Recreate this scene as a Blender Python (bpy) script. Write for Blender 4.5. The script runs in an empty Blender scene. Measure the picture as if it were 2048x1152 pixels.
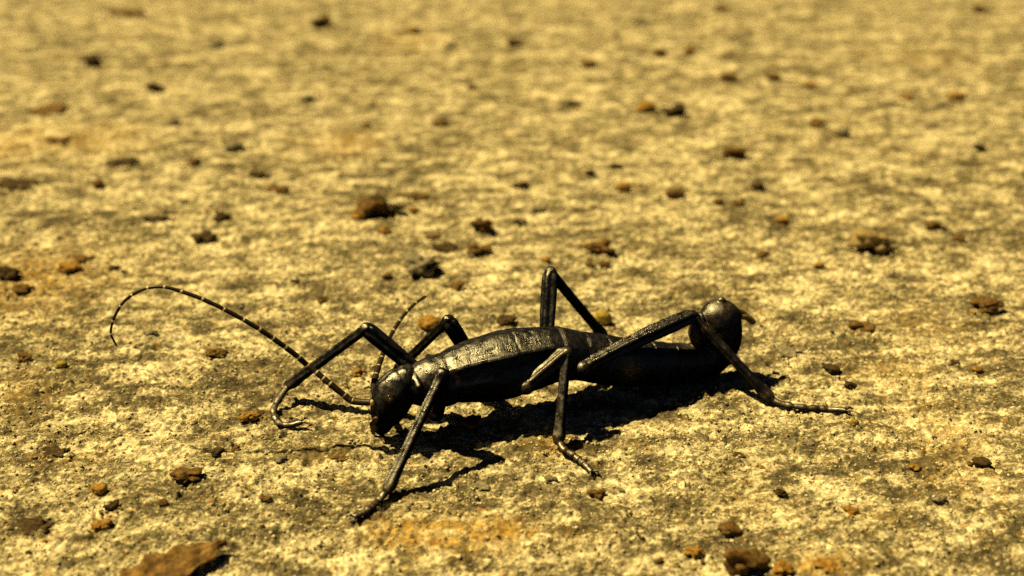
import bpy, bmesh, math, random
import numpy as np
from mathutils import Vector

# ------------------------------------------------------------------ camera, sky, sun, exposure
scene = bpy.context.scene
MM = 0.001
CAM_H = 83.0                                  # mm above the concrete
PITCH = math.radians(25)
HFOV = math.radians(50)
cam_data = bpy.data.cameras.new("camera")
cam = bpy.data.objects.new("camera", cam_data)
scene.collection.objects.link(cam)
cam.location = (0, 0, CAM_H * MM)
cam.rotation_euler = (math.pi / 2 - PITCH, 0, 0)
cam_data.sensor_width = 36.0
cam_data.lens = 18.0 / math.tan(HFOV / 2)
cam_data.clip_start = 0.005
cam_data.clip_end = 50.0
cam_data.dof.use_dof = True
cam_data.dof.focus_distance = 0.1515
cam_data.dof.aperture_fstop = 18.5
scene.camera = cam

SUN_EL = math.radians(59)
SUN_AZ = math.radians(168)                    # direction towards the light, from +x counter-clockwise
to_sun = Vector((math.cos(SUN_EL) * math.cos(SUN_AZ), math.cos(SUN_EL) * math.sin(SUN_AZ), math.sin(SUN_EL)))
world = bpy.data.worlds.new("World")
scene.world = world
world.use_nodes = True
wn = world.node_tree
sky = wn.nodes.new("ShaderNodeTexSky")
sky.sky_type = 'NISHITA'
sky.sun_disc = False
sky.sun_elevation = SUN_EL
sky.sun_rotation = math.atan2(to_sun.x, to_sun.y)
wn.links.new(sky.outputs[0], wn.nodes["Background"].inputs[0])
wn.nodes["Background"].inputs[1].default_value = 0.004     # night: the sky gives next to nothing

sun_data = bpy.data.lights.new("sun", 'SUN')
sun_data.energy = 5.0
sun_data.angle = math.radians(1.2)
sun_data.color = (1.0, 0.75, 0.285)
sun = bpy.data.objects.new("sun", sun_data)
scene.collection.objects.link(sun)
sun.rotation_euler = to_sun.to_track_quat('Z', 'Y').to_euler()

scene.view_settings.view_transform = 'Standard'
scene.view_settings.look = 'None'
scene.view_settings.gamma = 1.0
scene.view_settings.exposure = 0.84
scene.cycles.use_denoising = False
scene.cycles.sample_clamp_direct = 8.0
scene.cycles.sample_clamp_indirect = 4.0
scene.cycles.max_bounces = 2
scene.cycles.diffuse_bounces = 1
scene.cycles.glossy_bounces = 0

# ------------------------------------------------------------------ photograph geometry (2048 x 1152 pixels -> mm)
F = 1024 / math.tan(HFOV / 2)
CP, SP = math.cos(PITCH), math.sin(PITCH)
def ray(x, y):
    u = (x - 1024) / F; v = (576 - y) / F
    return np.array([u, CP + v * SP, -SP + v * CP])
def at_z(x, y, z=0.0):
    d = ray(x, y); return np.array([0, 0, CAM_H]) + d * ((z - CAM_H) / d[2])
def at_y(x, y, Y):
    d = ray(x, y); return np.array([0, 0, CAM_H]) + d * (Y / d[1])
AX0 = np.array([-16.0, 129.0]); AX1 = np.array([31.0, 146.0])
AXD = (AX1 - AX0) / np.linalg.norm(AX1 - AX0)
AXN = np.array([AXD[1], -AXD[0]])             # sideways, towards the camera
def on_axis(x, y, off=0.0):
    """the pixel's ray meets the upright plane through the insect's long axis"""
    d = ray(x, y); p0 = AX0 + AXN * off
    t = (AXN @ p0) / (AXN @ d[:2])
    return np.array([0, 0, CAM_H]) + d * t
def depth(p):
    return p[1] * CP - (p[2] - CAM_H) * SP
def mmpx(p):
    return depth(p) / F

# ------------------------------------------------------------------ noise
def _h(i, j, k, s):
    n = (i * 374761393 + j * 668265263 + k * 2147483647 + s * 1274126177) & 0xFFFFFFFF
    n = ((n ^ (n >> 13)) * 1274126177) & 0xFFFFFFFF
    n = ((n ^ (n >> 16)) * 2246822519) & 0xFFFFFFFF
    return ((n ^ (n >> 15)) & 0xFFFFFF) / float(0xFFFFFF)
def vnoise(x, y, z=None, seed=0):
    """smooth value noise in -1..1"""
    xi = np.floor(x).astype(np.int64); yi = np.floor(y).astype(np.int64)
    fx = x - xi; fy = y - yi
    fx = fx * fx * fx * (fx * (fx * 6 - 15) + 10); fy = fy * fy * fy * (fy * (fy * 6 - 15) + 10)
    def plane(zi):
        a = _h(xi, yi, zi, seed); b = _h(xi + 1, yi, zi, seed)
        c = _h(xi, yi + 1, zi, seed); d = _h(xi + 1, yi + 1, zi, seed)
        return (a + (b - a) * fx) * (1 - fy) + (c + (d - c) * fx) * fy
    if z is None:
        return plane(np.int64(7)) * 2 - 1
    zi = np.floor(z).astype(np.int64); fz = z - zi
    fz = fz * fz * (3 - 2 * fz)
    return (plane(zi) * (1 - fz) + plane(zi + 1) * fz) * 2 - 1
def cell2(x, y, seed=0):
    """distance to the nearest scattered point, and a random number of that cell"""
    xi = np.floor(x).astype(np.int64); yi = np.floor(y).astype(np.int64)
    best = np.full(x.shape, 9.0); rid = np.zeros(x.shape)
    for dx in (-1, 0, 1):
        for dy in (-1, 0, 1):
            a = xi + dx; b = yi + dy
            px = a + _h(a, b, np.int64(1), seed); py = b + _h(a, b, np.int64(2), seed)
            d = (px - x) ** 2 + (py - y) ** 2
            m = d < best
            best = np.where(m, d, best); rid = np.where(m, _h(a, b, np.int64(3), seed), rid)
    return np.sqrt(best), rid
def rot(x, y, a):
    return x * math.cos(a) - y * math.sin(a), x * math.sin(a) + y * math.cos(a)

MOUNDS = []                                   # low swellings of the concrete itself: x, y, radius, height (mm)
for px, py, r, h in [(1075, 903, 4.2, 0.75), (1150, 872, 3.0, 0.35), (1330, 880, 5.0, 0.35), (1600, 705, 4.0, 0.5),
                     (560, 845, 4.0, 0.3), (1420, 800, 4.5, 0.4), (900, 330, 16, 0.8), (300, 250, 22, 1.0), (1500, 120, 40, 1.5)]:
    p = at_z(px, py); MOUNDS.append((p[0], p[1], r, h))
def ground_h(x, y):
    x = np.asarray(x, dtype=float); y = np.asarray(y, dtype=float)
    h = 0.42 * vnoise(x / 21, y / 21, seed=1) + 0.24 * vnoise(*[c / 8.3 for c in rot(x, y, .6)], seed=2)
    n = vnoise(*[c / 3.1 for c in rot(x, y, 1.1)], seed=3)
    h += 0.30 * n
    r = np.abs(vnoise(*[c / 2.3 for c in rot(x, y, 2.0)], seed=4))
    h -= 0.34 * np.clip(1 - r / 0.24, 0, 1) ** 1.3            # little worn furrows
    h += 0.22 * vnoise(*[c / 1.15 for c in rot(x, y, .3)], seed=5)
    d, rid = cell2(x / 0.85, y / 0.85, seed=6)                  # sand grains bedded in the paste
    h += np.where(rid > 0.35, 0.26 * rid * np.clip(1 - (d / 0.62) ** 2, 0, 1), 0)
    d, rid = cell2(x / 4.2, y / 4.2, seed=8)                    # pits
    h -= np.where(rid > 0.80, 0.50 * np.clip(1 - (d / (0.13 + 0.2 * (rid - .6))) ** 2, 0, 1), 0)
    d, rid = cell2(x / 3.4, y / 3.4, seed=9)                    # coarser grains standing proud
    h += np.where(rid > 0.66, 0.42 * np.clip(1 - (d / (0.12 + 0.22 * (rid - .6))) ** 2, 0, 1), 0)
    h += 0.10 * vnoise(x / 0.5, y / 0.45, seed=7)
    for mx, my, mr, mh in MOUNDS:
        h += mh * np.exp(-((x - mx) ** 2 + (y - my) ** 2) / (mr * mr))
    return h
def gh(x, y):
    return float(ground_h(np.array([x]), np.array([y]))[0])
def gsoft(x, y, r=1.0):
    a = np.linspace(0, 2 * math.pi, 9)[:-1]
    return float(np.mean(ground_h(x + r * np.cos(a), y + r * np.sin(a))))

# ------------------------------------------------------------------ helpers
def link(o, parent=None):
    scene.collection.objects.link(o)
    if parent is not None:
        o.parent = parent
    return o
def mesh_from(name, verts, faces, smooth=True):
    """verts in mm"""
    verts = np.asarray(verts, dtype=np.float32) * MM
    me = bpy.data.meshes.new(name)
    faces = np.asarray(faces, dtype=np.int32)
    k = faces.shape[1]
    me.vertices.add(len(verts)); me.vertices.foreach_set("co", verts.ravel())
    me.loops.add(faces.size); me.loops.foreach_set("vertex_index", faces.ravel())
    me.polygons.add(len(faces))
    me.polygons.foreach_set("loop_start", np.arange(0, faces.size, k, dtype=np.int32))
    if smooth:
        me.polygons.foreach_set("use_smooth", np.ones(len(faces), dtype=bool))
    me.update(); me.validate()
    return me
def empty(name, loc, label, cat, group=None):
    o = bpy.data.objects.new(name, None); link(o)
    o.location = Vector(loc) * MM; o.empty_display_size = 0.002
    tag(o, label, cat, group); return o
def tag(o, label, cat, group=None):
    o["label"] = label; o["category"] = cat
    if group: o["group"] = group
    return o
def vattr(me, name, vals):
    a = me.attributes.new(name, 'FLOAT', 'POINT'); a.data.foreach_set("value", np.asarray(vals, dtype=np.float32))

class Mat:
    def __init__(s, name, rough=0.9, spec=0.5):
        s.m = bpy.data.materials.new(name); s.m.use_nodes = True
        s.t = s.m.node_tree; s.b = s.t.nodes["Principled BSDF"]
        s.b.inputs["Roughness"].default_value = rough
        s.b.inputs["Specular IOR Level"].default_value = spec
        tc = s.t.nodes.new("ShaderNodeTexCoord")
        mp = s.t.nodes.new("ShaderNodeMapping"); mp.inputs["Scale"].default_value = (1000, 1000, 1000)
        s.t.links.new(tc.outputs["Object"], mp.inputs[0]); s.co = mp.outputs[0]
    def node(s, kind, **kw):
        n = s.t.nodes.new(kind)
        for k, v in kw.items(): setattr(n, k, v)
        return n
    def link(s, a, b): s.t.links.new(a, b)
    def noise(s, mm, detail=3, rough=0.6, off=0.0, stretch=None):
        n = s.node("ShaderNodeTexNoise"); n.inputs["Scale"].default_value = 1.0 / mm
        n.inputs["Detail"].default_value = detail; n.inputs["Roughness"].default_value = rough
        mp = s.node("ShaderNodeMapping"); mp.inputs["Location"].default_value = (off, off * .7, off * .3)
        if stretch:
            mp.vector_type = 'TEXTURE'; mp.inputs["Scale"].default_value = stretch; mp.inputs["Rotation"].default_value = (0, 0, .14)
        s.link(s.co, mp.inputs[0]); s.link(mp.outputs[0], n.inputs["Vector"])
        return n.outputs["Fac"]
    def ramp(s, fac, stops):
        r = s.node("ShaderNodeValToRGB"); e = r.color_ramp.elements
        while len(e) < len(stops): e.new(0.5)
        for i, (p, c) in enumerate(stops):
            e[i].position = p; e[i].color = (*c, 1) if len(c) == 3 else c
        s.link(fac, r.inputs[0]); return r.outputs[0]
    def mapr(s, fac, a, b, c=0.0, d=1.0):
        n = s.node("ShaderNodeMapRange"); n.inputs[1].default_value = a; n.inputs[2].default_value = b
        n.inputs[3].default_value = c; n.inputs[4].default_value = d
        s.link(fac, n.inputs[0]); return n.outputs[0]
    def mix(s, fac, a, b, mode='MIX'):
        n = s.node("ShaderNodeMix", data_type='RGBA', blend_type=mode)
        for sock, v in ((n.inputs[0], fac), (n.inputs[6], a), (n.inputs[7], b)):
            if hasattr(v, "links"): s.link(v, sock)
            elif isinstance(v, (int, float)): sock.default_value = v
            else: sock.default_value = (*v, 1)
        return n.outputs[2]
    def math(s, op, a, b):
        n = s.node("ShaderNodeMath", operation=op)
        for sock, v in ((n.inputs[0], a), (n.inputs[1], b)):
            if hasattr(v, "links"): s.link(v, sock)
            else: sock.default_value = v
        return n.outputs[0]
    def attr(s, name):
        n = s.node("ShaderNodeAttribute"); n.attribute_name = name; return n.outputs["Fac"]
    def color(s, c):
        if hasattr(c, "links"): s.link(c, s.b.inputs["Base Color"])
        else: s.b.inputs["Base Color"].default_value = (*c, 1)
    def bump(s, height, dist_mm, strength=1.0):
        n = s.node("ShaderNodeBump"); n.inputs["Distance"].default_value = dist_mm * MM
        n.inputs["Strength"].default_value = strength
        s.link(height, n.inputs["Height"])
        if s.b.inputs["Normal"].is_linked: s.link(s.b.inputs["Normal"].links[0].from_socket, n.inputs["Normal"])
        s.link(n.outputs[0], s.b.inputs["Normal"])

# ------------------------------------------------------------------ materials
def mat_concrete():
    m = Mat("weathered_concrete", 0.92, 0.25)
    a = m.noise(4.6, 5, 0.68, 0, (1.45, .72, 1)); b = m.noise(13, 3, 0.55, 31, (1.4, .8, 1)); c = m.noise(1.0, 3, 0.7, 12, (1.35, .75, 1)); d = m.noise(0.36, 3, 0.7, 71)
    s = m.math('ADD', m.math('MULTIPLY', a, 0.44), m.math('MULTIPLY', b, 0.17))
    s = m.math('ADD', s, m.math('MULTIPLY', c, 0.22))
    s = m.math('ADD', s, m.math('MULTIPLY', d, 0.24))
    base = m.ramp(s, [(0.430, (.046, .039, .023)), (0.500, (.110, .094, .055)), (0.532, (.225, .195, .118)), (0.563, (.46, .415, .28)), (0.628, (.70, .64, .48))])
    # the paste is full of sand: every grain a little lighter or darker than the next
    wob = m.node("ShaderNodeTexNoise"); wob.inputs["Scale"].default_value = 2.2; m.link(m.co, wob.inputs["Vector"])
    vec = m.node("ShaderNodeVectorMath", operation='MULTIPLY_ADD'); m.link(wob.outputs["Color"], vec.inputs[0]); vec.inputs[1].default_value = (.7, .7, .7); m.link(m.co, vec.inputs[2])
    v = m.node("ShaderNodeTexVoronoi"); v.inputs["Scale"].default_value = 1 / 0.58; m.link(vec.outputs[0], v.inputs["Vector"])
    sep = m.node("ShaderNodeSeparateColor"); m.link(v.outputs["Color"], sep.inputs[0])
    k = m.mapr(sep.outputs[0], 0, 1, 0.55, 1.30)
    cmb = m.node("ShaderNodeCombineColor"); [m.link(k, cmb.inputs[i]) for i in range(3)]
    base = m.mix(1.0, base, cmb.outputs[0], 'MULTIPLY')
    base = m.mix(m.math('MULTIPLY', m.mapr(sep.outputs[1], 0.93, 0.95), 0.7), base, (.07, .06, .04))
    base = m.mix(m.math('MULTIPLY', m.mapr(sep.outputs[2], 0.97, 0.98), 0.5), base, (.36, .20, .045))
    v2 = m.node("ShaderNodeTexVoronoi"); v2.inputs["Scale"].default_value = 1 / 2.6; m.link(m.co, v2.inputs["Vector"])
    sep2 = m.node("ShaderNodeSeparateColor"); m.link(v2.outputs["Color"], sep2.inputs[0])
    sp = m.math('MULTIPLY', m.mapr(sep2.outputs[0], 0.78, 0.80), m.mapr(v2.outputs["Distance"], 0.30, 0.16))
    base = m.mix(m.math('MULTIPLY', sp, 0.55), base, (.12, .11, .085))
    # rusty and mossy stains
    st = m.math('MULTIPLY', m.attr("stain"), m.mapr(m.noise(1.6, 4, .7, 5), 0.36, 0.62))
    base = m.mix(m.math('MINIMUM', m.math('MULTIPLY', st, 0.95), 0.85), base, m.ramp(m.noise(1.1, 2, .6, 44), [(0.35, (.20, .105, .02)), (0.65, (.50, .33, .07))]))
    m.color(base)
    m.bump(m.noise(0.30, 3, 0.7, 3), 0.16, 1.0)
    m.bump(m.noise(1.0, 3, 0.65, 8, (1.3, .8, 1)), 0.42, 1.0)
    return m.m
def mat_grain():
    m = Mat("sand_grains", 0.75, 0.4)
    m.color(m.ramp(m.attr("tone"), [(0.0, (.07, .055, .03)), (0.22, (.16, .13, .075)), (0.5, (.38, .33, .21)), (0.8, (.50, .45, .31)), (0.93, (.60, .55, .40)), (1.0, (.38, .20, .04))]))
    m.bump(m.noise(0.2, 2), 0.03)
    return m.m
def mat_soil(name, dark, light, scale=0.55, rough=0.95):
    m = Mat(name, rough, 0.2)
    m.color(m.ramp(m.noise(scale, 4, 0.8), [(0.40, dark), (0.62, light)]))
    m.bump(m.noise(0.35, 3, .7, 7), 0.14)
    return m.m
def mat_chitin():
    m = Mat("black_chitin", 0.3, 1.0)
    br = m.attr("brown")
    n = m.noise(0.9, 3, .6)
    base = m.mix(m.mapr(n, .35, .75), (.0025, .002, .0015), (.007, .005, .003))
    base = m.mix(br, base, m.ramp(m.noise(0.7, 3, .6, 9), [(.3, (.035, .02, .008)), (.7, (.15, .095, .035))]))
    m.color(base)
    r = m.mapr(m.noise(1.2, 4, .7, 17), 0.36, 0.66, 0.18, 0.52)
    m.link(m.math('ADD', r, m.math('MULTIPLY', br, 0.25)), m.b.inputs["Roughness"])
    m.b.inputs['Coat Weight'].default_value = 0.8; m.link(m.math('ADD', r, 0.06), m.b.inputs['Coat Roughness'])
    m.bump(m.noise(0.45, 4, .65, 2, (.55, 1.6, 1.6)), 0.12, 0.95)
    m.bump(m.noise(2.0, 2, .5, 6), 0.32, 0.8)
    return m.m
def mat_plain(name, c, rough, spec=0.5, bump=0.0, var=0.0):
    m = Mat(name, rough, spec)
    if var: m.color(m.ramp(m.noise(0.6, 3, .6), [(.3, tuple(v * (1 - var) for v in c)), (.7, tuple(min(1, v * (1 + var)) for v in c))]))
    else: m.color(c)
    if bump: m.bump(m.noise(0.3, 2), bump)
    return m.m

M = {
    'concrete': mat_concrete(), 'grain': mat_grain(), 'chitin': mat_chitin(),
    'brown': mat_soil("brown_soil", (.045, .026, .010), (.17, .10, .03)),
    'dark': mat_soil("dark_soil", (.018, .012, .006), (.075, .05, .02)),
    'ochre': mat_soil("ochre_soil", (.12, .065, .014), (.36, .21, .05)),
    'grey': mat_soil("grey_stone_chip", (.085, .076, .055), (.24, .215, .155)),
    'tan': mat_soil("tan_soil", (.13, .09, .04), (.36, .28, .15)),
    'moss': mat_soil("yellow_green_crumb", (.14, .10, .02), (.42, .34, .08)),
    'leaf': mat_soil("dry_leaf", (.07, .038, .010), (.24, .145, .045), 1.6, 0.8),
    'antenna_dark': mat_plain("antenna_brown", (.020, .013, .007), 0.45, 0.4, 0.02, 0.4),
    'antenna_pale': mat_plain("antenna_pale_ring", (.55, .48, .32), 0.6, 0.3),
    'eye': mat_plain("eye_gloss", (.02, .014, .008), 0.12, 0.6),
    'palp': mat_plain("palp_brown", (.10, .062, .025), 0.5, 0.4, 0.03, 0.4),
}

# ------------------------------------------------------------------ ground: one sheet, fine where it is near
def build_ground():
    ys = [62.0]
    while ys[-1] < 900:
        y = ys[-1]; ys.append(y + max(0.19, 0.95 * (y * y + CAM_H ** 2) / CAM_H / 1098.0 * 0.93))
    ys = np.array(ys); nc = 1130
    s = np.linspace(-0.66, 0.66, nc)
    Y = np.repeat(ys[:, None], nc, 1); X = s[None, :] * (Y + 32)
    Z = ground_h(X, Y)
    nr = len(ys)
    verts = np.stack([X, Y, Z], -1).reshape(-1, 3)
    idx = np.arange(nr * nc).reshape(nr, nc)
    faces = np.stack([idx[:-1, :-1], idx[:-1, 1:], idx[1:, 1:], idx[1:, :-1]], -1).reshape(-1, 4)
    # the sheet goes on all round, coarser, out to 20 m
    base = len(verts)
    def strip(edge, push):
        nonlocal verts, faces
        prev = edge
        for k, sc in enumerate(push):
            p = verts[edge].copy(); p = sc(p)
            p[:, 2] = -0.15
            n0 = len(verts); verts = np.concatenate([verts, p]); cur = np.arange(n0, n0 + len(edge))
            faces = np.concatenate([faces, np.stack([prev[:-1], prev[1:], cur[1:], cur[:-1]], -1)])
            prev = cur
    bord = np.concatenate([idx[0, ::10][:-1], [idx[0, -1]], idx[1:-1:8, -1], idx[-1, ::-1][::10], idx[-1:0:-8, 0], [idx[0, 0]]])
    ctr = np.array([0.0, 300.0, 0.0])
    strip(bord[::-1], [lambda p: ctr + (p - ctr) * 1.15, lambda p: ctr + (p - ctr) * 3, lambda p: ctr + (p - ctr) * 40])
    me = mesh_from("ground", verts, faces)
    x, y = verts[:, 0], verts[:, 1]
    st = np.zeros(len(verts))
    for px, py, wx, wy, a in [(905, 1072, 130, 34, 1.15), (1000, 1058, 70, 24, .8), (790, 1065, 70, 24, .7), (1890, 860, 70, 60, .55), (1930, 960, 60, 45, .35), (1345, 742, 0.1, .1, 0),
                              (1650, 1130, 70, 26, 1.1), (60, 560, 150, 60, .8), (1790, 745, 70, 22, .65), (1840, 650, 80, 40, .35), (40, 790, 90, 40, .4),
                              (690, 285, 70, 25, .7), (190, 280, 110, 30, .6), (20, 290, 60, 30, .7), (1100, 895, 45, 25, .6), (1500, 1010, 70, 30, .25), (1150, 1070, 60, 20, .3),
                              (1740, 1030, 60, 25, .4), (640, 905, 60, 18, .3), (160, 905, 80, 20, .3), (1840, 120, 90, 20, .3), (820, 80, 70, 18, .4)]:
        if a == 0: continue
        p = at_z(px, py); q = at_z(px + wx, py); r0 = at_z(px, py - wy); r1 = at_z(px, min(py + wy, 1300))
        sx = abs(q[0] - p[0]); sy = abs(r0[1] - r1[1]) / 2
        st += a * np.exp(-(((x - p[0]) / sx) ** 2 + ((y - p[1]) / sy) ** 2))
    vattr(me, "stain", np.clip(st, 0, 1.3))
    o = link(bpy.data.objects.new("ground", me)); me.materials.append(M['concrete'])
    o["kind"] = "structure"; o["label"] = "pale weathered concrete covered in fine sandy grit"
    return o
build_ground()

# ------------------------------------------------------------------ loose sand, one mass
def build_sand():
    rng = np.random.default_rng(3)
    n = 26000
    u = rng.random(n)
    y = 1.0 / (1 / 88.0 + u * (1 / 330.0 - 1 / 88.0))          # denser near, as the eye resolves them
    x = rng.uniform(-0.60, 0.60, n) * (y + 30)
    dens = vnoise(x / 9, y / 9, seed=21) + 0.6 * vnoise(x / 3, y / 3, seed=22)
    keep = dens > rng.uniform(-1.1, 0.7, n)
    x, y = x[keep], y[keep]; n = len(x)
    gx, gy = [], []
    for px, py, w, h, *_ in named:
        p = at_z(px, py + h * .3); W = w * mmpx(p); k = int(6 + w * .45)
        gx.append(p[0] + rng.normal(0, W * .55, k)); gy.append(p[1] + rng.normal(0, W * .6, k))
    gx = np.concatenate(gx); gy = np.concatenate(gy); ng = len(gx)
    x = np.concatenate([x, gx]); y = np.concatenate([y, gy]); n += ng
    z = ground_h(x, y)
    r = 0.10 + 0.16 * rng.random(n) ** 2.2 + 0.0004 * (y - 88)
    t = (1 + 5 ** .5) / 2
    iv = np.array([(-1, t, 0), (1, t, 0), (-1, -t, 0), (1, -t, 0), (0, -1, t), (0, 1, t), (0, -1, -t), (0, 1, -t), (t, 0, -1), (t, 0, 1), (-t, 0, -1), (-t, 0, 1)]) / math.hypot(1, t)
    fi = np.array([(0, 11, 5), (0, 5, 1), (0, 1, 7), (0, 7, 10), (0, 10, 11), (1, 5, 9), (5, 11, 4), (11, 10, 2), (10, 7, 6), (7, 1, 8), (3, 9, 4), (3, 4, 2), (3, 2, 6), (3, 6, 8), (3, 8, 9), (4, 9, 5), (2, 4, 11), (6, 2, 10), (8, 6, 7), (9, 8, 1)])
    jit = 1 + rng.uniform(-0.28, 0.28, (n, 12, 1))
    sc = rng.uniform(0.65, 1.3, (n, 1, 3)); sc[:, :, 2] *= 0.75
    a = rng.uniform(0, 6.28, n)
    v = iv[None] * jit * sc * r[:, None, None]
    vx = v[..., 0] * np.cos(a)[:, None] - v[..., 1] * np.sin(a)[:, None]
    vy = v[..., 0] * np.sin(a)[:, None] + v[..., 1] * np.cos(a)[:, None]
    V = np.stack([vx + x[:, None], vy + y[:, None], v[..., 2] + (z + r * 0.35)[:, None]], -1).reshape(-1, 3)
    Fc = (fi[None] + (np.arange(n) * 12)[:, None, None]).reshape(-1, 3)
    me = mesh_from("sand", V, Fc)
    tone = np.clip(rng.beta(1.6, 1.3, n), 0, 0.93) + (rng.random(n) > .95) * .1
    tone[-ng:] = np.where(rng.random(ng) > .75, 1.0, rng.uniform(0, .2, ng))
    vattr(me, "tone", np.repeat(tone, 12))
    me.materials.append(M['grain'])
    o = link(bpy.data.objects.new("sand", me)); o["kind"] = "stuff"
    o["label"] = "loose sand grains strewn over the concrete"; o["category"] = "sand"

# ------------------------------------------------------------------ crumbs, pebbles, chips
_ico = {}
def ico(sub):
    if sub not in _ico:
        bm = bmesh.new(); bmesh.ops.create_icosphere(bm, subdivisions=sub, radius=1)
        bm.verts.index_update()
        _ico[sub] = (np.array([v.co[:] for v in bm.verts]), np.array([[v.index for v in f.verts] for f in bm.faces]))
        bm.free()
    return _ico[sub]
def lump(seed, style, sub):
    """unit lump, base at z=0, about 2 wide: clod (cauliflower aggregate), pebble, chip, ring, seed"""
    v, f = ico(sub)
    rng = np.random.default_rng(seed)
    v = v.copy()
    q = v + rng.uniform(0, 50, 3)
    if style in ('clod', 'ring'):
        c = rng.normal(size=(11, 3)); c /= np.linalg.norm(c, axis=1)[:, None]
        d = np.sqrt(((v[:, None] - c[None]) ** 2).sum(-1)); d.sort(axis=1)
        r = 0.45 + 0.50 * np.sqrt(np.clip(1 - (d[:, 0] / 0.62) ** 2, 0, 1)) + 0.42 * vnoise(*(q.T * 1.3), seed=seed)
        c2 = rng.normal(size=(60, 3)); c2 /= np.linalg.norm(c2, axis=1)[:, None]
        d2 = np.sqrt(((v[:, None] - c2[None]) ** 2).sum(-1)).min(1)
        r += 0.20 * np.sqrt(np.clip(1 - (d2 / 0.30) ** 2, 0, 1)) + .14 * vnoise(*(q.T * 5), seed=seed + 2)
        r = np.clip(r, .22, 2)
        if style == 'ring':
            g = math.radians(-60)
            r -= 0.75 * np.clip(1 - ((v[:, 0] - .1) ** 2 + (v[:, 1] + .25) ** 2) / 0.22, 0, 1) * (v[:, 2] > 0)
        v *= r[:, None]
    elif style == 'pebble':
        r = 0.85 + 0.30 * vnoise(*(q.T * 1.1), seed=seed) + 0.16 * vnoise(*(q.T * 3), seed=seed + 1) + .07 * vnoise(*(q.T * 8), seed=seed + 2)
        v *= r[:, None]
    elif style == 'seed':
        r = 0.92 + .05 * vnoise(*(q.T * 3), seed=seed + 1) + 0.05 * np.cos(np.arctan2(v[:, 1], v[:, 2]) * 7)
        v *= r[:, None]; v[:, 0] *= 1.0 + .12 * v[:, 0]
    else:                                                       # chip: flat angular flake, tilted
        r = 0.75 + 0.42 * vnoise(*(q.T * np.array([[1.7], [1.7], [.4]])), seed=seed) + .26 * vnoise(*(q.T * np.array([[4.5], [4.5], [1.5]])), seed=seed + 1) + .1 * vnoise(*(q.T * 10), seed=seed + 4)
        v *= r[:, None]
        v[:, 2] = np.sign(v[:, 2]) * np.abs(v[:, 2]) ** 0.45 * 0.55 + .40 * vnoise(q[:, 0] * 2.2, q[:, 1] * 2.2, seed=seed + 3) + .14 * vnoise(q[:, 0] * 6, q[:, 1] * 6, seed=seed + 5)
    v[:, 2] -= v[:, 2].min()
    v[:, :2] /= (v[:, 0].max() - v[:, 0].min()) / 2
    v[:, 2] /= v[:, 2].max()
    return v, f
_n = [100]
def rubble(name, px, py, w, h, style, mat, label, cat, group=None, yaw=None, deep=0.8, sub=None, sink=0.12, tilt=0.0):
    """a loose piece seen w x h pixels wide with its centre at px, py, resting on the concrete"""
    _n[0] += 1; seed = _n[0]
    rng = random.Random(seed)
    foot = at_z(px, py + h * 0.36)
    k = mmpx(foot); W = w * k
    sa = -ray(px, py)[2] / np.linalg.norm(ray(px, py)); ca = math.sqrt(1 - sa * sa)
    D = W * deep
    Hh = (h * k - D * sa * 0.75) / ca
    lo, hi = {'chip': (.12, .45), 'clod': (.42, .95), 'ring': (.5, .95), 'pebble': (.45, .85), 'seed': (.6, .9)}[style]
    Hh = min(max(Hh, lo * W), hi * W)
    sub = sub or (4 if w > 38 else 3)
    v, f = lump(seed, style, sub)
    v = v * np.array([W / 2, D / 2, Hh])
    me = mesh_from(name, v, f); me.materials.append(mat)
    o = link(bpy.data.objects.new(name, me))
    x, y = foot[0], foot[1] + D * 0.22
    z = gsoft(x, y, W * .3)
    o.location = Vector((x, y, z - (sink + (.16 if style == 'chip' else 0)) * Hh)) * MM
    o.rotation_euler = (tilt, rng.uniform(-.1, .1), (rng.uniform(-.25, .25) if yaw is None else yaw))
    tag(o, label, cat, group)
    return o

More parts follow.
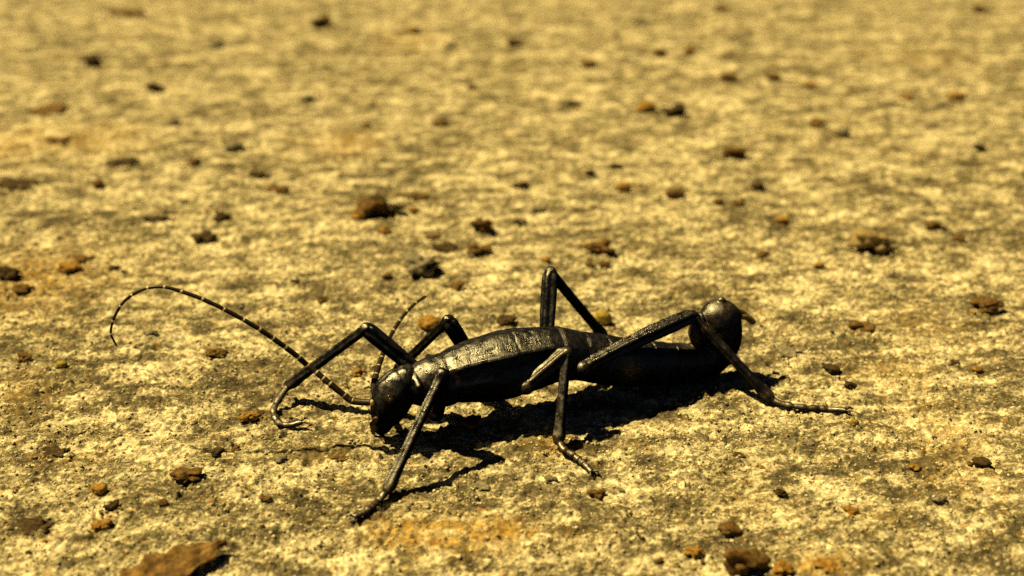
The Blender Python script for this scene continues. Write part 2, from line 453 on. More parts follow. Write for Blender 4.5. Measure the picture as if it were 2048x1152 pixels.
B, D_, O, G, T, MO = M['brown'], M['dark'], M['ochre'], M['grey'], M['tan'], M['moss']
named = [
 # px, py, w, h, style, material, name, label, category
 (1490, 1124, 100, 92, 'clod', B, 'soil_clod', "big knobbly dark brown soil clod, the largest lump on the concrete", "clod"),
 (1562, 1142, 54, 30, 'clod', O, 'soil_crumb', "ochre crumb touching the foot of the biggest soil clod", "crumb"),
 (1660, 1138, 64, 24, 'chip', O, 'soil_flake', "flat ochre flake on an orange stain beside the biggest clod", "flake"),
 (1458, 1055, 46, 36, 'pebble', B, 'pebble', "dark brown pointed pebble just behind the biggest soil clod", "pebble"),
 (1390, 1106, 46, 28, 'clod', O, 'soil_crumb', "low tan-brown crumb lying between the biggest clod and a tiny crumb", "crumb"),
 (498, 836, 48, 30, 'clod', O, 'soil_crumb', "ochre-brown crumb beside the insect's curled front foot", "crumb"),
 (736, 418, 72, 52, 'clod', B, 'soil_clod', "wide dark crumbly clod with ochre crumbs at its side, behind the insect", "clod"),
 (786, 420, 46, 34, 'clod', D_, 'soil_crumb', "dark crumb leaning on the wide crumbly clod", "crumb"),
 (755, 396, 42, 24, 'clod', D_, 'soil_crumb', "dark crumb peeping out behind the wide crumbly clod", "crumb"),
 (715, 436, 30, 20, 'clod', O, 'soil_crumb', "ochre crumb at the outer foot of the wide crumbly clod", "crumb"),
 (838, 394, 54, 20, 'chip', B, 'soil_flake', "thin tilted brown flake at the side of the wide crumbly clod", "flake"),
 (828, 422, 28, 20, 'clod', O, 'soil_crumb', "small ochre crumb tucked against the wide crumbly clod", "crumb"),
 (768, 460, 26, 18, 'clod', O, 'soil_crumb', "small ochre crumb in front of the wide crumbly clod", "crumb"),
 (964, 450, 46, 42, 'ring', B, 'soil_crumb', "brown crumb with a pale hollow in its face", "crumb"),
 (1204, 494, 68, 38, 'clod', B, 'soil_clod', "reddish brown clod with a dark end, behind the insect's highest knee", "clod"),
 (1208, 525, 26, 18, 'clod', B, 'soil_crumb', "small brown crumb in front of the reddish brown clod", "crumb"),
 (846, 534, 80, 36, 'ring', G, 'soil_clod', "greyish crumbly clod in front of the thin dark sliver", "clod"),
 (955, 500, 52, 34, 'clod', B, 'soil_crumb', "brown crumb beside a thin dark sliver", "crumb"),
 (893, 496, 70, 13, 'chip', D_, 'sliver', "thin dark sliver lying flat between two brown crumbs", "sliver"),
 (862, 474, 34, 16, 'chip', B, 'soil_flake', "small brown flake just behind the thin dark sliver", "flake"),
 (916, 569, 30, 24, 'clod', B, 'soil_crumb', "lone small brown crumb with a knobbly top behind the insect's thorax", "crumb"),
 (862, 650, 54, 42, 'pebble', O, 'pebble', "rounded ochre pebble behind the insect's bent middle leg", "pebble"),
 (1204, 634, 38, 46, 'seed', MO, 'seed', "ribbed yellow-green seed standing behind the insect's abdomen", "seed"),
 (1010, 641, 42, 26, 'pebble', D_, 'pebble', "small dark pebble just behind the insect's back", "pebble"),
 (1245, 372, 32, 24, 'seed', O, 'seed', "round smooth ochre seed on bare concrete", "seed"),
 (1348, 224, 54, 34, 'clod', D_, 'soil_crumb', "blackish crumb beside a tan pebble, the darkest on the concrete", "crumb"),
 (1296, 212, 44, 30, 'pebble', O, 'pebble', "tan pebble beside the blackish crumb", "pebble"),
 (1470, 304, 52, 34, 'clod', B, 'soil_crumb', "brown peaked crumb with a dark flank far behind the insect's tail", "crumb"),
 (310, 438, 54, 22, 'chip', D_, 'soil_flake', "dark low flake behind the arched tip of the banded antenna", "flake"),
 (446, 430, 36, 26, 'clod', D_, 'soil_crumb', "dark grey crumb with two points behind the banded antenna", "crumb"),
 (402, 476, 54, 28, 'clod', D_, 'soil_crumb', "dark brown double crumb behind the bend of the banded antenna", "crumb"),
 (1756, 490, 100, 40, 'ring', T, 'soil_clod', "broad tan flaky clod with dark ends and an ochre foot", "clod"),
 (1566, 440, 30, 20, 'clod', O, 'soil_crumb', "small ochre crumb between the insect's tail and the tan clod", "crumb"),
 (14, 548, 52, 40, 'clod', D_, 'soil_clod', "dark clod on a rusty patch beside ochre crumbs", "clod"),
 (42, 578, 46, 24, 'clod', B, 'soil_crumb', "brown crumb in front of the dark clod on the rusty patch", "crumb"),
 (130, 537, 54, 28, 'clod', O, 'soil_crumb', "orange-ochre crumb on the rusty patch, apart from the dark clod", "crumb"),
 (168, 518, 40, 18, 'chip', B, 'soil_flake', "brown flake leaning on the orange-ochre crumb of the rusty patch", "flake"),
 (1582, 702, 62, 20, 'chip', G, 'stone_chip', "flat grey stone chip beyond the insect's stretched hind leg", "chip"),
 (1972, 612, 64, 28, 'clod', B, 'soil_crumb', "long brown crumb on a faint yellow stain", "crumb"),
 (50, 718, 42, 30, 'clod', B, 'soil_crumb', "brown crumb beside a tiny yellow seed", "crumb"),
 (124, 738, 22, 16, 'seed', MO, 'seed', "tiny round yellow seed beside a brown crumb", "seed"),
 (430, 714, 46, 26, 'clod', B, 'soil_crumb', "brown crumb with a dark hollow beneath the arching antenna", "crumb"),
 (712, 744, 32, 24, 'clod', O, 'soil_crumb', "small reddish crumb between the antenna and the insect's head", "crumb"),
 (97, 905, 66, 13, 'chip', D_, 'sliver', "dark narrow sliver of bark lying near an amber grain", "sliver"),
 (196, 976, 34, 28, 'pebble', O, 'pebble', "glossy amber grain near the dark narrow sliver", "pebble"),
 (224, 1013, 32, 18, 'clod', D_, 'soil_crumb', "dark brown crumb in front of the glossy amber grain", "crumb"),
 (372, 960, 62, 24, 'clod', B, 'soil_crumb', "long brown crumb with ochre tips near the dry leaf scrap", "crumb"),
 (60, 1058, 98, 34, 'chip', D_, 'bark_scrap', "thin dark brown bark scrap lying close to the dry leaf", "bark scrap"),
 (200, 1052, 44, 24, 'clod', O, 'soil_crumb', "soft brown crumb between the bark scrap and the dry leaf", "crumb"),
 (936, 846, 56, 40, 'clod', B, 'soil_clod', "brown clod half in shadow right under the insect's thorax", "clod"),
 (1700, 1027, 34, 22, 'clod', O, 'soil_crumb', "amber crumb alone between the orange stain and the insect's hind foot", "crumb"),
 (1092, 520, 20, 18, 'clod', O, 'soil_crumb', "tiny ochre crumb just behind the insect's highest knee", "crumb"),
 (1706, 842, 22, 16, 'seed', MO, 'seed', "tiny yellow seed at the claws of the stretched hind leg", "seed"),
 (640, 47, 46, 30, 'clod', B, 'soil_crumb', "round brown crumb beside a faint flat flake, far behind the insect", "crumb"),
 (255, 24, 84, 16, 'chip', B, 'soil_flake', "long flat brown flake, the farthest from the insect", "flake"),
 (105, 216, 90, 15, 'chip', B, 'soil_flake', "long low brown flake near a dark peaked crumb", "flake"),
 (182, 120, 46, 30, 'clod', D_, 'soil_crumb', "dark brown peaked crumb far behind the antenna", "crumb"),
 (306, 176, 42, 24, 'clod', D_, 'soil_crumb', "blackish crumb with a sharp slope far behind the antenna", "crumb"),
 (612, 196, 34, 22, 'pebble', G, 'pebble', "grey-brown triangular pebble far behind the insect's head", "pebble"),
 (1686, 267, 36, 26, 'pebble', G, 'pebble', "dark grey pebble beside a brown crumb far behind the tail", "pebble"),
 (1637, 248, 36, 26, 'clod', B, 'soil_crumb', "brown crumb beside the dark grey pebble", "crumb"),
 (1915, 190, 40, 22, 'clod', O, 'soil_crumb', "reddish crumb alone on a pale smooth stretch", "crumb"),
 (515, 349, 48, 22, 'chip', D_, 'soil_flake', "dark flat flake with a scatter of brown flakes in front", "flake"),
 (545, 378, 66, 18, 'chip', B, 'soil_flake', "low brown flake in front of the dark flat flake", "flake"),
 (470, 293, 42, 22, 'pebble', G, 'pebble', "smooth grey pebble behind the dark flat flake", "pebble"),
 (238, 325, 76, 15, 'chip', D_, 'soil_flake', "long narrow dark flake behind the low dark flake", "flake"),
 (110, 280, 62, 16, 'chip', B, 'soil_flake', "brown flake on a yellow stained stretch", "flake"),
 (35, 370, 84, 13, 'chip', D_, 'soil_flake', "narrow dark flake behind the rusty patch", "flake"),
]
build_sand()
for px, py, w, h, style, mat, name, label, cat in named:
    rubble(name, px, py, w, h, style, mat, label, cat)

# look-alike small crumbs, told apart only by where they lie
small = [(1318, 1122, 22, 14, B), (1455, 160, 42, 22, B), (1548, 158, 32, 20, B), (1180, 128, 32, 22, B), (1320, 112, 32, 22, B), (1378, 112, 22, 22, O), (1030, 86, 36, 24, B), (1440, 17, 34, 18, B),
         (1350, 388, 44, 22, B), (1440, 402, 26, 16, B), (1478, 408, 26, 18, B), (1515, 369, 30, 20, D_), (1870, 447, 48, 22, B), (1920, 474, 26, 20, B), (1815, 195, 30, 18, O), (1625, 172, 30, 18, O),
         (168, 372, 0, 0, B), (195, 368, 26, 22, B), (388, 322, 34, 18, B), (825, 58, 36, 20, O), (945, 176, 24, 14, B), (880, 245, 34, 16, B), (1140, 205, 54, 12, D_), (1230, 332, 30, 14, D_), (1180, 345, 24, 18, D_),
         (1042, 370, 38, 18, D_), (1075, 418, 28, 16, G), (1037, 442, 36, 18, G), (770, 552, 22, 14, B), (1180, 528, 22, 14, B), (1640, 530, 26, 14, O), (1525, 515, 30, 14, B), (1730, 655, 44, 14, B), (1712, 652, 30, 20, B),
         (1665, 735, 36, 20, D_), (1905, 722, 36, 10, D_), (1700, 770, 28, 14, D_), (1955, 735, 24, 14, O), (1345, 1010, 0, 0, B), (1100, 960, 28, 16, G), (680, 915, 40, 16, B), (1195, 985, 40, 22, B), (960, 970, 44, 14, G),
         (530, 1000, 26, 16, B), (325, 1010, 24, 18, B), (1560, 990, 30, 14, D_), (1830, 930, 26, 12, O), (1965, 925, 40, 20, D_), (1880, 1000, 30, 18, G), (430, 905, 30, 14, D_), (560, 920, 30, 16, G), (60, 640, 0, 0, B),
         (230, 540, 22, 14, D_), (480, 615, 18, 12, G), (640, 600, 24, 14, B), (300, 672, 30, 14, G), (590, 560, 20, 12, D_), (545, 775, 0, 0, B), (470, 890, 20, 12, B), (1720, 460, 24, 20, D_), (1960, 300, 30, 20, D_),
         (1880, 210, 26, 16, G), (1280, 45, 30, 18, G), (1960, 20, 36, 22, B), (730, 250, 24, 14, B), (900, 90, 26, 14, G), (430, 90, 30, 14, G), (60, 100, 40, 12, G), (350, 250, 26, 12, G), (1620, 880, 30, 12, G), (1480, 905, 30, 12, D_)]
rr = random.Random(5)
HUE = {B: 'brown', D_: 'dark', O: 'ochre', G: 'grey', T: 'tan', MO: 'yellow'}
def look(size, mat, flat, px, py):
    place = ("far behind the insect" if py < 330 else "some way behind the insect" if py < 600 else "out past the insect's head" if px < 720
             else "out past the insect's tail" if px > 1480 else "in front of the insect's feet")
    kind = 'flake' if flat else 'crumb'
    return dict(label=f"{size} {HUE[mat]} {kind} lying on the concrete {place}", cat=kind, group=f"{size} {HUE[mat]} {kind}s {place}")
for px, py, w, h, mat in small:
    if w == 0: continue
    rubble('small_crumb', px, py, w, h, 'chip' if w > 2.4 * h else ('clod' if rr.random() < .7 else 'pebble'), mat,
           **look('small', mat, w > 2.4 * h, px, py), sub=3)
rr = random.Random(11)
tiny_mesh = []
for i in range(8):
    v, f = lump(900 + i, ['clod', 'clod', 'pebble', 'chip'][i % 4], 2)
    me = mesh_from("tiny_crumb", v * np.array([1, .85, .8 if i % 4 != 3 else .4]), f); me.materials.append([B, G, O, D_, T, G, B, D_][i]); tiny_mesh.append((me, [B, G, O, D_, T, G, B, D_][i], i % 4 == 3))
for i in range(150):
    px = rr.uniform(0, 2048); py = rr.uniform(60, 1140)
    if 700 < px < 1500 and 600 < py < 900: continue
    p = at_z(px, py)
    tm, tmat, tflat = rr.choice(tiny_mesh)
    o = link(bpy.data.objects.new('tiny_crumb', tm))
    s = rr.uniform(0.22, 0.48) * (0.75 + 0.25 * p[1] / 130)
    o.scale = (s, s, s * rr.uniform(.7, 1.1)); o.rotation_euler = (0, 0, rr.uniform(0, 6.28))
    o.location = Vector((p[0], p[1], gsoft(p[0], p[1], s * .5) - .12 * s)) * MM
    tag(o, **look('tiny', tmat, tflat, px, py))

# ------------------------------------------------------------------ dry leaf scrap
def build_leaf():
    a = at_z(185, 1222); b = at_z(456, 1108)
    L = np.linalg.norm(b - a); n, m = 60, 22
    V = []; top = []
    for i in range(n):
        t = i / (n - 1)
        half = 0.20 * L * (math.sin(math.pi * min(1, t * .93 + .02)) ** .6) * (1 - .45 * t)
        if t > .80: half = max(0.03 * L, half * (1 - 2.6 * (t - .80)))
        for j in range(m):
            s = j / (m - 1) * 2 - 1
            e = 1 + .34 * float(vnoise(np.array([t * 17.0]), np.array([3.0 + np.sign(s)]), seed=4)[0]) * abs(s)
            x = t * L; y = s * half * e
            z = 0.55 + 0.9 * (s * .5 + .5) ** 2 * math.sin(math.pi * t) + 1.3 * t ** 2 * (1 - .35 * s * s) - .10 * math.exp(-(s * 6) ** 2) + .30 * float(vnoise(np.array([t * 14]), np.array([s * 4.0]), seed=9)[0])
            V.append((x, y, z))
    V = np.array(V); k = len(V)
    idx = np.arange(k).reshape(n, m)
    q = np.stack([idx[:-1, :-1], idx[1:, :-1], idx[1:, 1:], idx[:-1, 1:]], -1).reshape(-1, 4)
    W = V.copy(); W[:, 2] -= 0.22
    faces = [q, q[:, ::-1] + k]
    bord = np.concatenate([idx[0, :], idx[1:, -1], idx[-1, -2::-1], idx[-2::-1, 0]])
    faces.append(np.stack([bord[:-1], bord[1:], bord[1:] + k, bord[:-1] + k], -1))
    me = mesh_from("leaf_scrap", np.concatenate([V, W]), np.concatenate(faces)); me.materials.append(M['leaf'])
    o = link(bpy.data.objects.new("leaf_scrap", me))
    o.location = Vector((a[0], a[1], gsoft(a[0] + 5, a[1] + 2, 3))) * MM
    o.rotation_euler = (0, 0, math.atan2(b[1] - a[1], b[0] - a[0]))
    tag(o, "curled dry brown leaf scrap with a raised pointed tip", "leaf")
build_leaf()

# ------------------------------------------------------------------ the insect
def catmull(P, n_per):
    P = np.asarray(P, float)
    Q = np.vstack([2 * P[0] - P[1], P, 2 * P[-1] - P[-2]])
    out = []
    for i in range(1, len(Q) - 2):
        t = np.linspace(0, 1, n_per, endpoint=False)[:, None]
        a, b, c, d = Q[i - 1], Q[i], Q[i + 1], Q[i + 2]
        out.append(.5 * (2 * b + (c - a) * t + (2 * a - 5 * b + 4 * c - d) * t ** 2 + (3 * b - a - 3 * c + d) * t ** 3))
    out.append(P[-1:]); return np.vstack(out)
def sweep(ctrl, up=(0, 0, 1), nseg=32, shape=None, n_per=10, cap=True):
    """ctrl rows: x y z r_side r_up [extra]. Returns closed tube. shape(phi, s01, extra) multiplies the radius; phi 0 = up"""
    C = catmull(ctrl, n_per)
    P, R = C[:, :3], np.clip(C[:, 3:5], 0.02, None)
    T = np.gradient(P, axis=0); T /= np.linalg.norm(T, axis=1)[:, None]
    u = np.array(up, float); u -= T[0] * (u @ T[0]); u /= np.linalg.norm(u)
    phi = np.linspace(0, 2 * math.pi, nseg, endpoint=False)
    rings = []; S = np.concatenate([[0], np.cumsum(np.linalg.norm(np.diff(P, axis=0), axis=1))])
    for i in range(len(P)):
        u = u - T[i] * (u @ T[i]); u /= np.linalg.norm(u)
        sd = np.cross(T[i], u)
        k = shape(phi, S[i], S[-1], C[i]) if shape else 1.0
        rings.append(P[i] + (np.cos(phi) * R[i, 1] * k)[:, None] * u + (np.sin(phi) * R[i, 0] * k)[:, None] * sd)
    if cap:                                                     # rounded ends
        def dome(ring, p, t, r):
            return [p + (ring - p) * math.cos(a) + t * r * math.sin(a) for a in (.4, .8, 1.15, 1.4)]
        r0, r1 = R[0].mean(), R[-1].mean()
        rings = dome(rings[0], P[0], -T[0], r0)[::-1] + rings + dome(rings[-1], P[-1], T[-1], r1)
    nr = len(rings); V = np.vstack(rings)
    idx = np.arange(nr * nseg).reshape(nr, nseg); nx = np.roll(idx, -1, 1)
    q = np.stack([idx[:-1], nx[:-1], nx[1:], idx[1:]], -1).reshape(-1, 4)
    c0, c1 = len(V), len(V) + 1
    V = np.vstack([V, rings[0].mean(0), rings[-1].mean(0)])
    tri = np.vstack([np.stack([nx[0], idx[0], np.full(nseg, c0)], -1), np.stack([idx[-1], nx[-1], np.full(nseg, c1)], -1)])
    return V, q, tri
class Soup:
    def __init__(s): s.v = []; s.q = []; s.t = []; s.n = 0
    def add(s, vqt):
        v, q, t = vqt; s.v.append(v); s.q.append(q + s.n); s.t.append(t + s.n); s.n += len(v)
    def mesh(s, name, scale=1.0):
        me = bpy.data.meshes.new(name)
        me.from_pydata((np.vstack(s.v) * scale).tolist(), [], np.vstack(s.q).tolist() + np.vstack(s.t).tolist())
        bm = bmesh.new(); bm.from_mesh(me); bmesh.ops.recalc_face_normals(bm, faces=bm.faces); bm.to_mesh(me); bm.free()
        for p in me.polygons: p.use_smooth = True
        return me

insect = empty("stick_insect", (at_z(1080, 800)[0], at_z(1080, 800)[1], 0), "glossy black stick insect with banded antennae crouching on the concrete", "insect")
ORG = np.array(insect.location) / MM
soup = Soup()

def gauss(x, c, w): return np.exp(-((x - c) / w) ** 2)
def wrap(p): return (p + math.pi) % (2 * math.pi) - math.pi
GROOVES = []
def body_shape(phi, s, S, c):
    k = np.ones_like(phi); ph = wrap(phi)
    car = c[5]
    for sg in (1, -1):                                         # ridge along each side of the back
        k = k + car * (0.085 * gauss(ph, sg * 0.84, 0.12) - 0.06 * gauss(ph, sg * 1.25, 0.24) - 0.03 * gauss(ph, sg * .45, .22))
    k = k + 0.022 * gauss(ph, 0, 0.10) * (1 if car > .2 else 0)
    for g, d, w in GROOVES:
        k = k - d * .7 * math.exp(-((s - g) / w) ** 2) + 0.12 * d * math.exp(-((s - g - 2.3 * w) / (1.5 * w)) ** 2)
    return k
body_px = [  # u, v, half height px, width factor, ridge
    (818, 770, 35, 1.0, 0.0), (836, 768, 45, 1.0, .0), (862, 764, 52, 1.0, .2), (886, 759, 54, 1.0, .4), (910, 751, 56, 1.0, .8), (950, 742, 63, .98, 1.0), (1000, 732, 69, .98, 1.0), (1050, 720, 65, .98, 1.0),
    (1105, 709, 57, 1.0, .6), (1150, 711, 50, 1.02, .3), (1200, 718, 50, 1.05, .15), (1250, 724, 48, 1.05, .1), (1300, 726, 45, 1.05, .1), (1350, 726, 41, 1.05, .1), (1390, 722, 38, 1.0, .1), (1420, 712, 40, .95, .0), (1437, 690, 42, .92, .0),
    (1440, 666, 44, .90, .0), (1440, 646, 44, .84, .0), (1440, 628, 42, .80, .0), (1441, 615, 35, .78, .0), (1442, 607, 24, .76, .0), (1443, 602, 9, .76, .0)]
ctrl = []
for u, v, hh, wf, car in body_px:
    p = on_axis(u, v); r = hh * mmpx(p)
    ctrl.append((*p, r * wf, r, car))
ctrl = np.array(ctrl)
cs = catmull(ctrl, 14); S_ = np.concatenate([[0], np.cumsum(np.linalg.norm(np.diff(cs[:, :3], axis=0), axis=1))])
def s_at(u):
    xs = [1024 + F * p[0] / depth(p[:3]) for p in cs]
    return float(S_[int(np.argmin(np.abs(np.array(xs) - u)))])
GROOVES[:] = [(s_at(898), .05, .38), (s_at(1028), .03, .22), (s_at(1108), .04, .25), (s_at(1152), .05, .28), (s_at(1198), .075, .22), (s_at(1246), .075, .22), (s_at(1294), .075, .22), (s_at(1340), .075, .22), (s_at(1382), .075, .22)]
soup.add(sweep(ctrl, (0, 0, 1), 72, body_shape, 14))
# head
hp = []
for u, v, hh, wf in [(812, 760, 31, 1.0), (800, 770, 37, 1.02), (788, 788, 41, 1.04), (779, 811, 38, 1.0), (772, 833, 30, .95), (767, 850, 19, .95)]:
    p = on_axis(u, v); r = hh * mmpx(p); hp.append((*p, r * wf, r, 0))
HEAD = np.array(hp)
def head_shape(phi, s, S, c):
    ph = wrap(phi)
    return 1 + 0.05 * gauss(ph, 0, .5) - 0.05 * gauss(ph, 0, .12) * (s < S * .5)
soup.add(sweep(hp, (-AXD[0], -AXD[1], .6), 48, head_shape, 10))
# collar plates between head and thorax
for u, v, r0, rr_, ln in [(826, 752, 2.55, .75, 3.0), (872, 738, 2.4, .9, 3.4)]:
    p = on_axis(u, v); a = AXN
    soup.add(sweep([(p[0] - a[0] * k * ln, p[1] - a[1] * k * ln, p[2] + (1 - k * k) * .5, rr_ * (1.1 - .5 * abs(k)), rr_ * (1.1 - .5 * abs(k)), 0) for k in (-1, -.6, -.2, .2, .6, 1)], (0, 0, 1), 20))
# mouthparts
p = on_axis(768, 856); n3 = np.array([AXN[0], AXN[1], 0]); fw = np.array([-AXD[0], -AXD[1], 0])
soup.add(sweep([(*(p + fw * .3 + np.array([0, 0, .8])), 1.3, 1.0, 0), (*(p + fw * .5 + np.array([0, 0, 0])), 1.1, .8, 0), (*(p + fw * .35 + np.array([0, 0, -.7])), .6, .5, 0)], (1, 0, 0), 20))

brown_spots = []                                              # world points (mm), radius, strength
def leg_shape(amp, k=5, ph0=0.0):
    def f(phi, s, S, c):
        e = min(1, s / 1.2, (S - s) / .8 + .3); e = max(e, .15)
        return 1 + e * amp * (2 * np.abs(np.cos((phi + ph0) * k / 2)) ** 1.6 - 1)
    return f
def lerp(a, b, t): return np.asarray(a) * (1 - t) + np.asarray(b) * t
def leg(coxa, knee, ankle, toes, rf=1.02, rt=0.72, body_in=None, bow=0.0):
    coxa, knee, ankle = map(np.array, (coxa, knee, ankle))
    toes = [np.array(t) for t in toes]
    if body_in is not None:                                    # coxa lump
        b = np.array(body_in); soup.add(sweep([(*b, 1.5, 1.5, 0), (*lerp(b, coxa, .5), 1.45, 1.45, 0), (*coxa, 1.1, 1.1, 0)], (0, 0, 1), 24))
    side = np.array([0, 0, 1.0])
    fem = [(*(lerp(coxa, knee, t) + side * bow * math.sin(math.pi * t)), rf * k, rf * k * 1.05, 0) for t, k in ((0, .80), (.12, .84), (.35, .96), (.6, 1.02), (.82, 1.04), (.94, 1.02), (1.0, .86))]
    soup.add(sweep(fem, (0, 0, 1) if abs((knee - coxa)[2]) < 9 else (0, -1, 0), 40, leg_shape(.15, 5, .5), 10))
    d = (ankle - knee); L = np.linalg.norm(d); d /= L
    tib = [(*(lerp(knee, ankle, t)), rt * k, rt * k, 0) for t, k in ((0.0, .75), (.035, 1.05), (.08, .92), (.3, .9), (.6, .92), (.85, 1.0), (.96, 1.18), (1, 1.05))]
    soup.add(sweep(tib, (0, -1, .2), 32, leg_shape(.14, 4, .3), 9))
    # little lobes on the knee
    for sg in (-1, 1):
        q = knee + np.cross(d, side) * sg * rf * .72
        soup.add(sweep([(*(q - d * .5), .3, .4, 0), (*(q + d * .1), .42, .5, 0), (*(q + d * .7), .25, .3, 0)], (0, 0, 1), 12))
    # foot: five swollen joints and two claws
    pts = [ankle] + toes
    P = catmull(np.array(pts), 8); S = np.concatenate([[0], np.cumsum(np.linalg.norm(np.diff(P, axis=0), axis=1))])
    N = 40; ss = np.linspace(0, S[-1], N); Q = np.stack([np.interp(ss, S, P[:, i]) for i in range(3)], 1)
    joints = [0.30, .48, .63, .76]
    rows = []
    for i in range(N):
        t = i / (N - 1); r = .50 - .06 * t
        for j in joints: r += .10 * math.exp(-((t - j + .03) / .035) ** 2) - .09 * math.exp(-((t - j - .03) / .02) ** 2)
        rows.append((*Q[i], r, r * .9, 0))
    soup.add(sweep(rows, (0, 0, 1), 16, None, 2))
    e = Q[-1]; dd = Q[-1] - Q[-5]; dd /= np.linalg.norm(dd); sd = np.cross(dd, side); sd /= np.linalg.norm(sd) + 1e-6
    for sg in (-1, 1):
        soup.add(sweep([(*e, .22, .22, 0), (*(e + dd * .6 + sd * sg * .5 + side * .18), .18, .18, 0), (*(e + dd * 1.1 + sd * sg * .7 - side * .1), .11, .11, 0)], (0, 0, 1), 10))
    for i in range(0, N, 4): brown_spots.append((Q[i], 1.1, .5))
    brown_spots.append((lerp(knee, ankle, .95), 1.1, .25))
def toes_px(lst, z=None):
    out = []
    for u, v, dz in lst:
        p = at_z(u, v); g = gsoft(p[0], p[1], .5); out.append(at_z(u, v, g + dz))
    return out
def ax(u, v, off): return on_axis(u, v, off)
# three legs on the side facing the camera
leg(ax(872, 826, 4.0), at_z(884, 748, 12.4), at_z(776, 978, gh(*at_z(776, 985)[:2]) + 1.3), toes_px([(758, 1000, .75), (738, 1018, .5), (712, 1032, .45)]), .98, .70, ax(868, 800, 2.0))
leg(ax(1052, 774, 4.6), at_z(1133, 706, 11.6), at_z(1117, 880, gh(*at_z(1117, 890)[:2]) + 1.0), toes_px([(1127, 898, .7), (1145, 910, .55), (1165, 925, .5), (1182, 942, .45)]), .98, .74, ax(1050, 750, 2.6))
leg(ax(1166, 736, 3.9), at_z(1386, 632, 11.2), at_z(1540, 797, gh(*at_z(1540, 806)[:2]) + 1.0), toes_px([(1565, 808, .6), (1610, 815, .5), (1650, 818, .5), (1688, 820, .45)]), 1.02, .74, ax(1150, 730, 2.0), .35)
# three legs on the far side
kff = at_z(732, 657, 13.6)
leg((-11.6, 135.0, 5.6), kff, at_z(578, 770, 2.6), [at_z(560, 795, 1.8), at_z(547, 822, 1.0), at_z(558, 846, .7), at_z(580, 850, .6), at_z(600, 845, .9)], .98, .74, (-10.0, 132.0, 6.0))
leg((-5.2, 138.6, 6.2), at_z(896, 641, 13.0), at_z(796, 738, 2.2), [at_z(782, 752, 1.2), at_z(765, 765, .8), at_z(745, 775, .7)], .98, .70, (-4.2, 135.0, 6.5))
leg((4.9, 140.6, 7.2), at_z(1101, 545, 17.0), at_z(1207, 672, 2.0), [at_z(1222, 690, .9), at_z(1245, 698, .7), at_z(1270, 702, .6)], 1.06, .74, (4.5, 138.0, 7.0))
# ventral plate and cerci at the raised tail tip
p = on_axis(1402, 668)
soup.add(sweep([(*(p + np.array([-.6, .2, -1.6])), 1.2, .8, 0), (*(p + np.array([-.9, 0, .2])), 1.8, 1.0, 0), (*(p + np.array([-.4, 0, 2.4])), 1.5, .9, 0)], (-1, 0, 0), 24))
brown_spots.append((p + np.array([-1.4, -.6, .0]), 1.6, .45))
brown_spots.append((on_axis(1440, 606), 3.2, .2))
brown_spots.append((on_axis(1440, 640, 2.5), 3.2, .10))
brown_spots.append((on_axis(1262, 737, 3.4), 1.5, .5))
brown_spots.append((on_axis(1390, 690, 2.0), 1.2, .3))
brown_spots.append((ax(1055, 775, 4.8), 1.3, .4))
brown_spots.append((ax(1166, 736, 4.2), 1.3, .12))
for k in (0.2, .4, .6, .8, 1.0): brown_spots.append((lerp(ax(1052, 774, 4.6), at_z(1133, 706, 11.6), k) + np.array([0, -.3, .9]), .9, .35))

src = soup.mesh("body_source")
tmp = link(bpy.data.objects.new("body_source", src))
rm = tmp.modifiers.new("r", 'REMESH'); rm.mode = 'VOXEL'; rm.voxel_size = 0.105; rm.use_smooth_shade = True
sm = tmp.modifiers.new("s", 'SMOOTH'); sm.factor = 0.5; sm.iterations = 2
dg = bpy.context.evaluated_depsgraph_get()
me = bpy.data.meshes.new_from_object(tmp.evaluated_get(dg))
bpy.data.objects.remove(tmp); bpy.data.meshes.remove(src)
me.name = "body"
co = np.empty(len(me.vertices) * 3, np.float32); me.vertices.foreach_get("co", co); co = co.reshape(-1, 3)
br = np.zeros(len(co), np.float32)
for p, r, a in brown_spots:
    br = np.maximum(br, a * np.exp(-(((co - p) / r) ** 2).sum(1)).astype(np.float32))
vattr(me, "brown", br)
nr = np.empty(len(co) * 3, np.float32); me.vertices.foreach_get("normal", nr); nr = nr.reshape(-1, 3)
dn = 0.085 * vnoise(*(co.T / 2.1), seed=51) + 0.05 * vnoise(*(co.T / 0.9), seed=52)      # dents and wrinkles in the shell
dn *= np.clip((np.abs((co[:, :2] - AX0) @ AXN) < 5.0) * ((co[:, :2] - AX0) @ AXD > -6), .25, 1)
co = co + nr * dn[:, None].astype(np.float32)
me.vertices.foreach_set("co", ((co - ORG) * MM).astype(np.float32).ravel())
me.polygons.foreach_set("use_smooth", np.ones(len(me.polygons), dtype=bool))
me.materials.clear(); me.materials.append(M['chitin']); me.update()
body = link(bpy.data.objects.new("body", me), insect)
print("BODY", len(me.polygons))

def part(name, vqt_list, mat, parent):
    s = Soup()
    for v, q, t in vqt_list: s.add((v - ORG, q, t))
    m = s.mesh(name, MM); m.materials.append(mat)
    return link(bpy.data.objects.new(name, m), parent)
# eyes
for off, u, v in ((2.75, 781, 799), (-2.6, 772, 792)):
    p = on_axis(u, v, off)
    part("eye", [sweep([(*(p - n3 * .5 * np.sign(off)), .75, .75, 0), (*p, .72, .72, 0), (*(p + n3 * .25 * np.sign(off)), .5, .5, 0)], (0, 0, 1), 24)], M['eye'], insect)
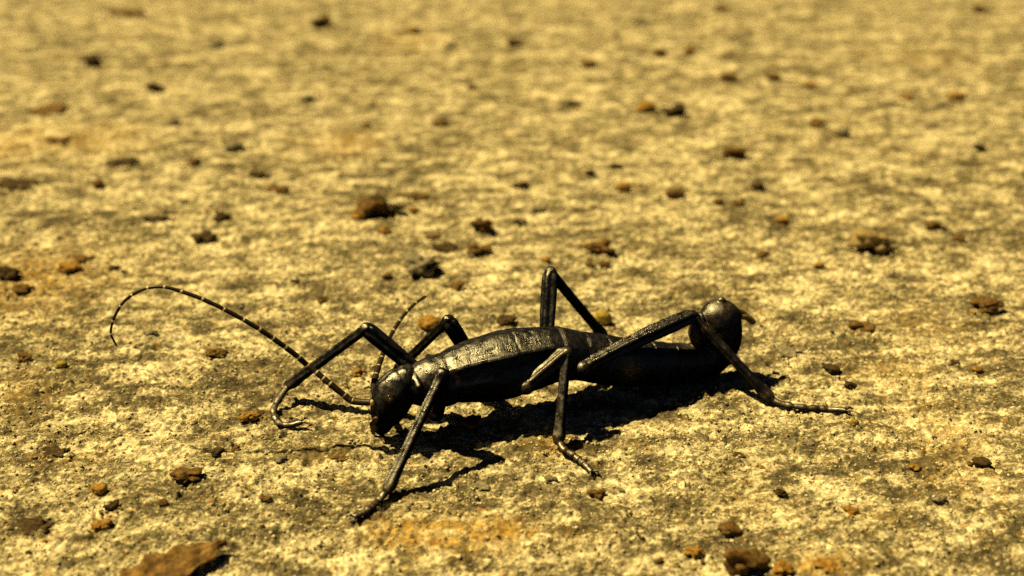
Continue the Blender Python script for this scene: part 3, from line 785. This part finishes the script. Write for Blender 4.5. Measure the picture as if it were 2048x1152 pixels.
# palps hanging at the mouth
for off in (1.3, -1.2):
    a = on_axis(752, 838, off); b = on_axis(744, 848, off * 1.1); c = on_axis(747, 866, off); c[2] = max(c[2], gh(c[0], c[1]) + .3)
    part("palp", [sweep([(*a, .36, .36, 0), (*lerp(a, b, .9), .30, .30, 0), (*b, .36, .36, 0), (*lerp(b, c, .8), .30, .30, 0), (*c, .26, .26, 0)], (1, 0, 0), 14)], M['palp'], insect)
# cercus
p = on_axis(1474, 630); q = on_axis(1489, 631); r = on_axis(1499, 638)
for off in (.7, -1.4):
    nn = n3 * off
    part("cercus", [sweep([(*(p + nn), .35, .35, 0), (*(q + nn), .42, .45, 0), (*(r + nn), .70, .5, 0)], (0, 0, 1), 16)], M['palp'], insect)
# antennae: pale core with dark joints threaded on it
def antenna(points, r0, r1):
    P = np.array(points); n = len(P)
    rr_ = [r0 + (r1 - r0) * (i / (n - 1)) ** 1.15 for i in range(n)]
    core = part("antenna", [sweep([(*P[i], rr_[i] * .90, rr_[i] * .90, 0) for i in range(n)], (0, 0, 1), 12, None, 6)], M['antenna_pale'], insect)
    C = catmull(P, 12)
    for i in range(n - 1):
        seg = C[i * 12:(i + 1) * 12 + 1]
        L = np.linalg.norm(seg[-1] - seg[0]); g = min(.34, (.12 if i < 2 else .28) / L)
        rows = []
        for t in (g * .35, g * .7 + .05, .5, .95 - g, 1 - g * .65):
            x = seg[0] + 0; f = t * 12; j = min(int(f), 11); x = seg[j] + (seg[j + 1] - seg[j]) * (f - j)
            r = (rr_[i] * (1 - t) + rr_[i + 1] * t) * (.96 + .12 * t if t < .97 else .98)
            rows.append((*x, r, r, 0))
        part("segment", [sweep(rows, (0, 0, 1), 14, None, 4, False)], M['antenna_dark'], core)
na = [(742, 805), (705, 802), (688, 790), (659, 767), (646, 756), (632, 744), (614, 730), (596, 714), (570, 694), (545, 676), (518, 658), (486, 639), (447, 618), (404, 598), (362, 583), (328, 574), (295, 576), (264, 590), (241, 612), (226, 642), (222, 668), (234, 693)]
antenna([at_y(u, v, 126.3 + 2.2 * min(1, i / 6)) for i, (u, v) in enumerate(na)], .46, .13)
fa = [(757, 797), (749, 783), (748, 768), (752, 750), (757, 733), (763, 716), (769, 699), (777, 680), (787, 661), (799, 642), (814, 623), (832, 606), (852, 592)]
antenna([at_y(u, v, 131.0 + 2.25 * i) for i, (u, v) in enumerate(fa)], .50, .22)
